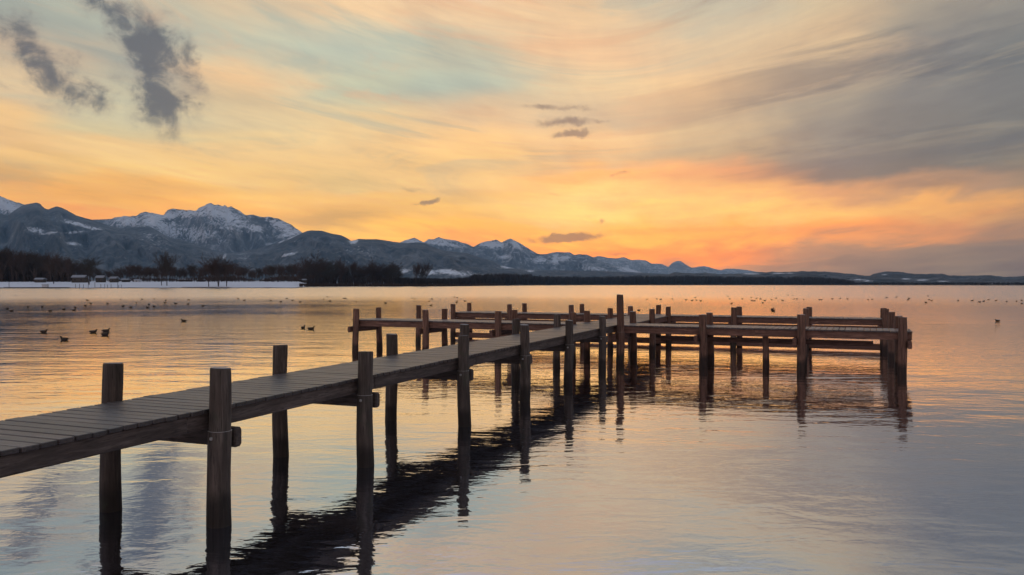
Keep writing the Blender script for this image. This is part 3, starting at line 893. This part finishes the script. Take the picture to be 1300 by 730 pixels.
# ------------------------------------------------------------------ trees on the far shore
m, n, out = new_mat('bare_twigs')
oi = n.n.new('ShaderNodeObjectInfo')
principled(n, out, n.ramp(oi.outputs['Random'], [(0, (0.060, 0.044, 0.036)), (0.5, (0.085, 0.056, 0.046)), (1, (0.060, 0.054, 0.046))]), 0.9, None, 0.1)
M_TWIG = m
m, n, out = new_mat('tree_bark'); principled(n, out, (0.06, 0.048, 0.042), 0.9, None, 0.1); M_BARK = m


def tube(mb, a, b, ra, rb, seg=4):
    d = (b - a); L = d.length
    if L < 1e-4: return
    d.normalize(); s = d.cross(Z if abs(d.z) < 0.9 else Vector((1, 0, 0))).normalized(); t = d.cross(s)
    V = [a + (s * math.cos(2 * math.pi * i / seg) + t * math.sin(2 * math.pi * i / seg)) * ra for i in range(seg)] + \
        [b + (s * math.cos(2 * math.pi * i / seg) + t * math.sin(2 * math.pi * i / seg)) * rb for i in range(seg)]
    mb.add(V, [(i, (i + 1) % seg, seg + (i + 1) % seg, seg + i) for i in range(seg)])


def make_tree(seed, hgt=1.0, spread=0.33, trunks=1, upright=0.5, dens=1.0):
    """unit-height bare tree; returns (trunk mesh, crown mesh)"""
    rr = random.Random(seed); tr_ = MB(); cr = MB()
    def branch(a, d, L, r, depth):
        mb = tr_ if depth == 0 else cr
        nseg = 3 if depth < 2 else 2
        pts = [a]; dd = d.copy()
        for i in range(nseg):
            dd = (dd + Vector((rr.uniform(-1, 1), rr.uniform(-1, 1), rr.uniform(-.3, .8))) * 0.16 + Z * 0.06 * upright).normalized()
            pts.append(pts[-1] + dd * L / nseg)
        for i in range(nseg):
            tube(mb, pts[i], pts[i + 1], r * (1 - .25 * i / nseg * 2), r * (1 - .25 * (i + 1) / nseg * 2), 5 if depth == 0 else 3)
        if depth >= 4: return
        nk = [10, 5, 4, 3][depth]; nk = max(2, int(nk * dens + rr.random()))
        for k in range(nk):
            t = rr.uniform(0.30 if depth == 0 else 0.2, 1.0)
            i = min(int(t * nseg), nseg - 1); q = pts[i].lerp(pts[i + 1], t * nseg - i)
            ang = rr.uniform(0, 6.28); side = Vector((math.cos(ang), math.sin(ang), 0))
            sp = rr.uniform(0.45, 1.0)
            nd = (dd * (1.0 - sp * 0.35) + side * sp * (spread * 2.3) + Z * upright * 0.5).normalized()
            lk = (0.72 - 0.55 * abs(t - 0.5)) if depth == 0 else 0.6
            branch(q, nd, L * rr.uniform(0.8, 1.15) * lk, max(r * 0.42, 0.0024), depth + 1)
    for t in range(trunks):
        ang = rr.uniform(0, 6.28); o = Vector((math.cos(ang), math.sin(ang), 0)) * (0.012 * (trunks > 1) * (t + 1))
        branch(o - Z * 0.02, (Z + o * 1.6).normalized(), 0.60, 0.017, 0)
    zmax = max(v[2] for v in cr.v); k = 1.0 / zmax
    for mb in (tr_, cr): mb.v = [(v[0] * k, v[1] * k, v[2] * k) for v in mb.v]
    def mk(mb, nm, mat):
        me = bpy.data.meshes.new(nm); me.from_pydata(mb.v, [], mb.f); me.materials.append(mat); return me
    return mk(tr_, 'trunk', M_BARK), mk(cr, 'crown', M_TWIG)


KINDS_T = [make_tree(100 + i, spread=s, trunks=t, upright=u, dens=d) for i, (s, t, u, d) in enumerate(
    [(0.46, 1, .30, 1.15), (0.42, 2, .35, 1.0), (0.52, 1, .20, 1.15), (0.34, 1, .5, 1.15), (0.50, 2, .25, 1.0), (0.40, 1, .4, 1.2)])]
LONE, WOOD = None, 'bare trees of the lakeside wood on the left shore'


def tree(x, ytop, back, kind, label, group=None, wide=1.0, cat='tree'):
    D = coast(x) + back; gz = ground_z(x, back)
    hgt = H + (HY - ytop + 3.5) / F * D - gz
    e = empty('bare_tree', ((x - CX) / F * D, D, gz - 0.1), random.uniform(0, 6.28))
    e.scale = (hgt * wide, hgt * wide, hgt)
    tag(e, label, cat, group)
    for me, nm in zip(KINDS_T[kind], ('trunk', 'crown')):
        o = bpy.data.objects.new(nm, me); COL.objects.link(o); o.parent = e
    return e


tree(212, 319, 40, 3, 'tall slender bare tree standing alone on the snow left of the paired trees', wide=.85)
tree(205, 322, 42, 0, 'bare tree leaning close against the tall slender tree on the snowy shore', wide=.8)
tree(265, 323, 22, 0, 'left tree of the bare pair at the edge of the snowfield', wide=.95)
tree(277, 322, 24, 1, 'right tree of the bare pair at the edge of the snowfield', wide=.9)
tree(287, 332, 26, 4, 'small spreading tree on the right flank of the bare pair', wide=.9)
tree(395, 318.5, 30, 0, 'large round-crowned bare tree on the point where the snow strip ends', wide=.95)
tree(113, 325, 50, 4, 'wide bare tree rising behind the snow-roofed boathouses', wide=1.0)
tree(68, 317.5, 70, 2, 'broad bare tree highest in the middle of the left wood', wide=.9)
tree(528, 334, 30, 3, 'thin sparse tree on the reedy point, left of three', wide=.8)
tree(535, 336, 34, 1, 'thin sparse tree on the reedy point, middle of three', wide=.7)
tree(541, 334, 30, 3, 'thin sparse tree on the reedy point, right of three', wide=.8)
tree(478, 329, 60, 0, 'tall bare tree at the right end of the dark wood', wide=.9)
tree(496, 332, 50, 2, 'rounded bare tree closing the dark wood beside the reeds', wide=.85)
OUT = [(-60, 312), (0, 313), (14, 314), (30, 319), (45, 320), (70, 320), (90, 324), (98, 338), (125, 342), (150, 341), (175, 337), (195, 338), (230, 340), (250, 336), (300, 334), (325, 342), (345, 336), (375, 335), (400, 330), (425, 328), (440, 333), (458, 334), (480, 333), (500, 335), (508, 343)]
xx = -58.0; k = 0
while xx < 508:
    yt = interp(OUT, xx) + random.choice([random.uniform(-2.0, 3.0), random.uniform(2, 9.0)])
    big = 361 - yt
    tree(xx, yt, random.uniform(140, 250) if xx < 385 else random.uniform(35, 120), random.choice([0, 1, 2, 3, 4, 5]), 'bare winter tree among the many in the dark wood along the left shore', WOOD, wide=random.uniform(.65, .95) * (1.0 if big > 30 else 1.2))
    xx += random.uniform(2.6, 5.0); k += 1
print('wood trees', k)

# dense lower growth and far woods: nobody could count them
def thicket(name, label, x0, x1, topfn, backfn, count, wmul=1.0, mat=None, hmin=0.4):
    rr = random.Random(name); mb = MB()
    for _ in range(count):
        x = rr.uniform(x0, x1); b = backfn(rr); D = coast(x) + b; gz = ground_z(x, b)
        hgt = max(H + (HY - topfn(x)) / F * D - gz, 0.8) * rr.uniform(hmin, 1.0)
        c = Vector(((x - CX) / F * D, D, gz - 0.2))
        w = hgt * rr.uniform(.22, .42) * wmul
        nl = 26
        for _k in range(nl):
            a = rr.uniform(0, 6.28); t = rr.random() ** .8
            e = c + Vector((math.cos(a) * w * rr.uniform(.3, 1), math.sin(a) * w * rr.uniform(.3, 1), hgt * (0.35 + .65 * t)))
            s = c + Vector((0, 0, hgt * rr.uniform(0, .35)))
            q = Vector((-math.sin(a), math.cos(a), 0)) * hgt * rr.uniform(.012, .03)
            mid = s.lerp(e, .6) + Vector((0, 0, hgt * .04))
            mb.add([s - q, s + q, mid + q * 1.3, mid - q * 1.3, e], [(0, 1, 2, 3), (3, 2, 4)])
        mb.add([c + Vector((-w * .15, 0, 0)), c + Vector((w * .15, 0, 0)), c + Vector((0, 0, hgt * .9))], [(0, 1, 2)])
    o = mb.build(name, mat or M_TWIG)
    tag(o, label, name.replace('_', ' '), kind='stuff')
    return o


m, n, out = new_mat('reed'); principled(n, out, (0.085, 0.055, 0.040), 0.9, None, 0.1); M_REED = m
m, n, out = new_mat('far_wood'); principled(n, out, (0.045, 0.038, 0.036), 0.95, None, 0.05); M_FARW = m
thicket('undergrowth', 'dark brown undergrowth filling the foot of the left wood', -60, 508, lambda x: interp(OUT, x) + 13, lambda r: r.uniform(145, 300), 1700, 1.1)
thicket('reeds', 'rust brown reeds along the low point in the middle of the shore', 380, 640, lambda x: 358.6, lambda r: r.uniform(0, 60), 1500, 1.4, M_REED)
LOWW = [(500, 350), (560, 352), (598, 350), (601, 345), (668, 346), (673, 345), (680, 349), (760, 350), (800, 349), (860, 348.5), (900, 349), (960, 350), (1040, 350), (1070, 353), (1085, 356), (1300, 358)]
thicket('far_wood', 'strip of dark far-off wood low above the water on the far shore', 500, 1085, lambda x: interp(LOWW, x), lambda r: r.uniform(20, 420), 3600, 0.9, M_FARW, .6)
thicket('far_wood', 'thin dark tree line under the low hills of the far right shore', 1060, 1420, lambda x: 357.6, lambda r: r.uniform(10, 300), 1500, 1.4, M_FARW, .5)

# ------------------------------------------------------------------ huts and small shore things
m, n, out = new_mat('hut_wall'); principled(n, out, (0.07, 0.058, 0.048), 0.85, None, 0.2); M_HUT = m
m, n, out = new_mat('roof_snow'); principled(n, out, (0.27, 0.29, 0.33), 0.8, None, 0.2); M_RSNOW = m
m, n, out = new_mat('dark_glass'); principled(n, out, (0.02, 0.025, 0.03), 0.2); M_GLASS = m
m, n, out = new_mat('white_board'); principled(n, out, (0.5, 0.52, 0.55), 0.7, None, 0.3); M_WBOARD = m


def hut(x, yb, yt, wpx, back, label, wallm=M_HUT, roof_frac=.30, group=None):
    D = coast(x) + back; gz = ground_z(x, back)
    w = wpx * .85 / F * D; ztop = H + (HY - yt) / F * D; hw = max(ztop - gz, 2.2)
    eave = gz + hw * (1 - roof_frac); dp = max(5.0, w * .45)
    e = empty('boathouse', ((x - CX) / F * D, D, gz)); tag(e, label, 'boathouse', group)
    X, Y = Vector((1, 0, 0)), Vector((0, 1, 0)); cx = (x - CX) / F * D
    mb = MB(); mb.box((cx, D + dp / 2, (gz + eave) / 2 - .1), X, Y, Z, w, dp, eave - gz + .2, 1.0, .05); mb.build('wall', wallm, e)
    mb = MB(); o_ = .5; t = .35
    P = [(cx - w / 2 - o_, D - o_, eave), (cx + w / 2 + o_, D - o_, eave), (cx + w / 2 + o_, D + dp + o_, eave), (cx - w / 2 - o_, D + dp + o_, eave),
         (cx - w / 2 - o_, D + dp / 2, gz + hw), (cx + w / 2 + o_, D + dp / 2, gz + hw)]
    V = P + [(a, b, c + t) for a, b, c in P]
    mb.add(V, [(6, 7, 11, 10), (10, 11, 8, 9), (0, 4, 5, 1), (4, 3, 2, 5), (0, 1, 7, 6), (3, 9, 8, 2), (0, 6, 10, 4), (4, 10, 9, 3), (1, 5, 11, 7), (5, 2, 8, 11)])
    mb.build('roof', M_RSNOW, e)
    nwin = max(1, int(w / 4.5))
    for i in range(nwin):
        wx_ = cx - w / 2 + w * (i + .5) / nwin
        mb = MB(); mb.box((wx_, D - .03, gz + (eave - gz) * .55), X, Y, Z, min(1.3, w * .2), .12, min(1.1, (eave - gz) * .5), 1.0, .01)
        mb.build('window' if i else 'door', M_GLASS, e)


hut(99, 354, 349.6, 19, 104, 'largest boathouse of the left shore, with a long snow-covered roof')
hut(126, 355, 350.2, 11, 112, 'boathouse with a snowy roof directly right of the largest boathouse')
hut(143, 356, 351.6, 9, 110, 'low snow-roofed boathouse, third in the row behind the poles')
hut(158, 357, 354.2, 9, 122, 'small pale boathouse at the right end of the row behind the poles')
hut(49, 358, 353.2, 12, 107, 'gabled hut with snow on its roof in front of the left wood')
hut(173, 358, 355, 7, 122, 'tiny pale hut in front of the trees left of the tall slender tree', M_WBOARD)
hut(234, 358, 355.0, 18, 182, 'long low snow-roofed shed between the slender tree and the bare pair')
hut(254, 359, 356.2, 9, 172, 'small low shed just left of the bare pair of trees')
hut(338, 358, 354.6, 11, 212, 'lonely small hut with white roof far back on the snowfield')
hut(383, 358, 354.4, 11, 142, 'small snow-roofed hut beside the large round-crowned tree')
# landing stage on the left shore
def slab(name, label, cat, x0, x1, z, D, dp, th, mat, group=None):
    a = (x0 - CX) / F * D; b = (x1 - CX) / F * D
    e = empty(name, ((a + b) / 2, D, 0)); tag(e, label, cat, group)
    mb = MB(); mb.box(((a + b) / 2, D, z), Vector((1, 0, 0)), Vector((0, 1, 0)), Z, b - a, dp, th, 1.0, .03); mb.build('deck', mat, e)
    k = max(2, int((b - a) / 4))
    for i in range(k + 1):
        q = a + .2 + (b - a - .4) * i / k
        mb = MB(); tube(mb, Vector((q, D - dp / 2 + .2, -.6)), Vector((q, D - dp / 2 + .2, z)), .14, .13, 8); mb.build('post', M_BARK, e)
slab('landing_stage', 'low dark landing stage below the bare pair of trees', 'landing stage', 232, 291, .75, 508, 2.2, .25, M_BARK)
slab('landing_stage', 'low dark landing stage in front of the left wood', 'landing stage', 6, 88, .7, 506, 2.2, .25, M_BARK)
# small white shed on the left stage
a = (57.5 - CX) / F * 505
e = empty('white_shed', (a, 505, .8)); tag(e, 'small white shed standing on the landing stage before the left wood', 'shed')
mb = MB(); mb.box((a, 505, 1.65), Vector((1, 0, 0)), Vector((0, 1, 0)), Z, 3.4, 1.8, 1.6, 1.0, .03); mb.build('wall', M_WBOARD, e)
mb = MB(); mb.box((a, 505, 2.55), Vector((1, 0, 0)), Vector((0, 1, 0)), Z, 3.9, 2.3, .16, 1.0, .03); mb.build('roof', M_RSNOW, e)
PX = [11.5, 96, 101, 106, 112, 120.5, 128, 133, 136.5, 141, 149.5, 150.8, 154]
for i, x in enumerate(PX):
    D = random.uniform(500, 514); X_ = (x - CX) / F * D
    mb = MB(); hh = 4.2 if x in (11.5, 120.5, 149.5) else random.uniform(2.2, 3.2)
    tube(mb, Vector((X_, D, -.6)), Vector((X_, D, hh)), .16, .12, 8)
    o = mb.build('mooring_pole', M_BARK, None, origin=(X_, D, 0))
    tag(o, 'lone pole in the water at the far left edge of the lake' if i == 0 else 'thin dark pole in the row of mooring poles before the boathouses', 'pole', None if i == 0 else 'mooring poles before the boathouses')

# ------------------------------------------------------------------ ducks
m, n, out = new_mat('duck_feathers')
tcn = n.n.new('ShaderNodeTexCoord')
dn = n.noise(tcn.outputs['Object'], 14, 3, .6)
principled(n, out, n.ramp(dn, [(.35, (0.018, 0.013, 0.010)), (.65, (0.050, 0.036, 0.026))]), 0.6, None, 0.3)
M_DUCK = m
m, n, out = new_mat('duck_bill'); principled(n, out, (0.16, 0.10, 0.05), 0.5); M_BILL = m


def duck_mesh():
    bm_v = []; bm_f = []
    # one lofted skin from tail to bill; stations along the spine: (x, z, half width, half height)
    S = [(-.235, .100, .004, .003), (-.205, .096, .030, .014), (-.16, .085, .062, .042), (-.09, .072, .092, .068), (0, .062, .102, .080), (.08, .066, .092, .080),
         (.125, .085, .066, .072), (.150, .115, .044, .052), (.160, .145, .038, .040), (.170, .170, .040, .038), (.190, .186, .041, .035), (.215, .184, .031, .027), (.235, .176, .016, .013), (.260, .170, .014, .007), (.276, .168, .009, .004)]
    seg = 14
    for k, (x, z, hw, hh) in enumerate(S):
        if k < 6: t = (0, 0, 1)
        for i in range(seg):
            a = 2 * math.pi * i / seg
            if 6 <= k <= 9:      # neck rings tilt forward
                up = Vector((-.75 if k in (7, 8) else -.45, 0, .65)).normalized()
            else: up = Vector((0, 0, 1))
            bm_v.append((x + up.x * hh * math.sin(a), hw * math.cos(a), z + up.z * hh * math.sin(a)))
    for k in range(len(S) - 1):
        for i in range(seg):
            j = (i + 1) % seg; bm_f.append((k * seg + i, k * seg + j, (k + 1) * seg + j, (k + 1) * seg + i))
    bm_f.append(tuple(range(seg - 1, -1, -1))); bm_f.append(tuple((len(S) - 1) * seg + i for i in range(seg)))
    me = bpy.data.meshes.new('duck'); me.from_pydata(bm_v, [], bm_f); me.materials.append(M_DUCK); me.materials.append(M_BILL)
    for p in me.polygons:
        p.use_smooth = True
        if p.center.x > .237: p.material_index = 1
    me.update(); return me


DUCK = duck_mesh()
def duck(px, py, label, group=None, rz=None, s=1.0):
    D = F * H / (max(py + 0.6, 371) - HY)
    o = bpy.data.objects.new('duck', DUCK); COL.objects.link(o)
    o.location = ((px - CX) / F * D, D, -0.012)
    o.rotation_euler = (0, 0, rz if rz is not None else random.choice([0, math.pi]) + random.uniform(-.7, .7))
    o.scale = (s, s, s); tag(o, label, 'duck', group); return o


duck(55, 421.5, 'duck leftmost of the four nearest ducks on the open water', rz=.2, s=.9)
duck(82, 431.2, 'nearest duck, swimming alone below the others on the left', rz=math.pi, s=.95)
duck(118, 421.8, 'duck swimming just left of the close pair', rz=.1)
duck(134, 420.6, 'rear duck of the close pair on the left', rz=.3)
duck(133, 425.2, 'front duck of the close pair on the left', rz=.1)
duck(233.6, 407.6, 'single duck on the dark ruffled water between the pair and the jetty', rz=math.pi)
duck(384.7, 416.5, 'left one of two ducks above the second pile of the walkway', rz=1.3)
duck(394.6, 417.7, 'right one of two ducks above the second pile of the walkway', rz=.1)
duck(1266.6, 407.3, 'single duck alone on the right, beyond the end of the jetty', rz=math.pi - .2, s=.8)
duck(980.3, 392.4, 'upper duck of the pair swimming behind the right arm', rz=.3)
duck(981.4, 394.6, 'lower duck of the pair swimming behind the right arm', rz=.1)
L7 = [(62,172),(275,172),(350,163),(405,168),(415,153),(155,149),(232,149),(38,160),(468,143),(499,131),(482,113),(592,131),(676,145),(718,151),(751,126),(811,153),(820,136),(847,147),(849,105),(908,126),(911,113),(967,131),(1038,110),(1117,143),(1033,133),(662,107),(782,107),(85,83)]
L8 = [(10,103),(43,113),(190,113),(243,121),(277,103),(308,113),(350,122),(481,106),(500,93),(513,118),(590,103),(600,103),(658,121),(822,129),(965,101),(982,105),(1077,105),(1060,118),(1071,140),(1200,95),(1215,97),(1213,117),(1212,125),(1258,117)]
L5 = [(322,102),(385,100),(410,103),(488,100),(577,106),(618,110),(640,92),(648,108),(677,113),(857,83),(867,100),(951,100),(880,130),(265,176),(1010,90),(1013,110),(1030,112),(1045,97),(1073,100),(1100,111),(1087,126)]
L6 = [(57,110),(103,105),(132,96),(175,110),(212,75),(243,75),(250,100),(271,100),(315,104),(418,105),(433,105),(505,100),(555,98),(605,100),(740,106),(767,103),(865,92),(928,88),(1013,97),(1008,106),(1125,125)]
LF = [(615,374),(548,357),(735,350),(740,373),(755,378),(723,390),(913,378),(995,378),(1037,386),(1062,382),(1090,373),(1135,377),(1197,384),(1257,382),(1287,377),(1287,395)]
flocks = [
 ([(a / 4.333, 355 + b / 4.333) for a, b in L7], 'tiny dark duck in the scattered flock far out on the left', 'flock on the left part of the lake'),
 ([(300 + a / 4.333, 355 + b / 4.333) for a, b in L8], 'tiny dark duck far out on the water above the walkway', 'flock far out above the walkway'),
 ([(760 + a / 5.214, 360 + b / 5.214) for a, b in L5] + [(960 + a / 5.214, 360 + b / 5.214) for a, b in L6], 'tiny dark duck on the orange water beyond the right arms', 'flock beyond the right arms'),
 ([(1020 + a / 4.643, 300 + b / 4.643) for a, b in LF], 'tiny dark duck far out near the right edge of the lake', 'flock near the right edge'),
]
for pts, lab, grp in flocks:
    for (x, y) in pts: duck(x, y, lab, grp, s=random.uniform(.8, 1.1))
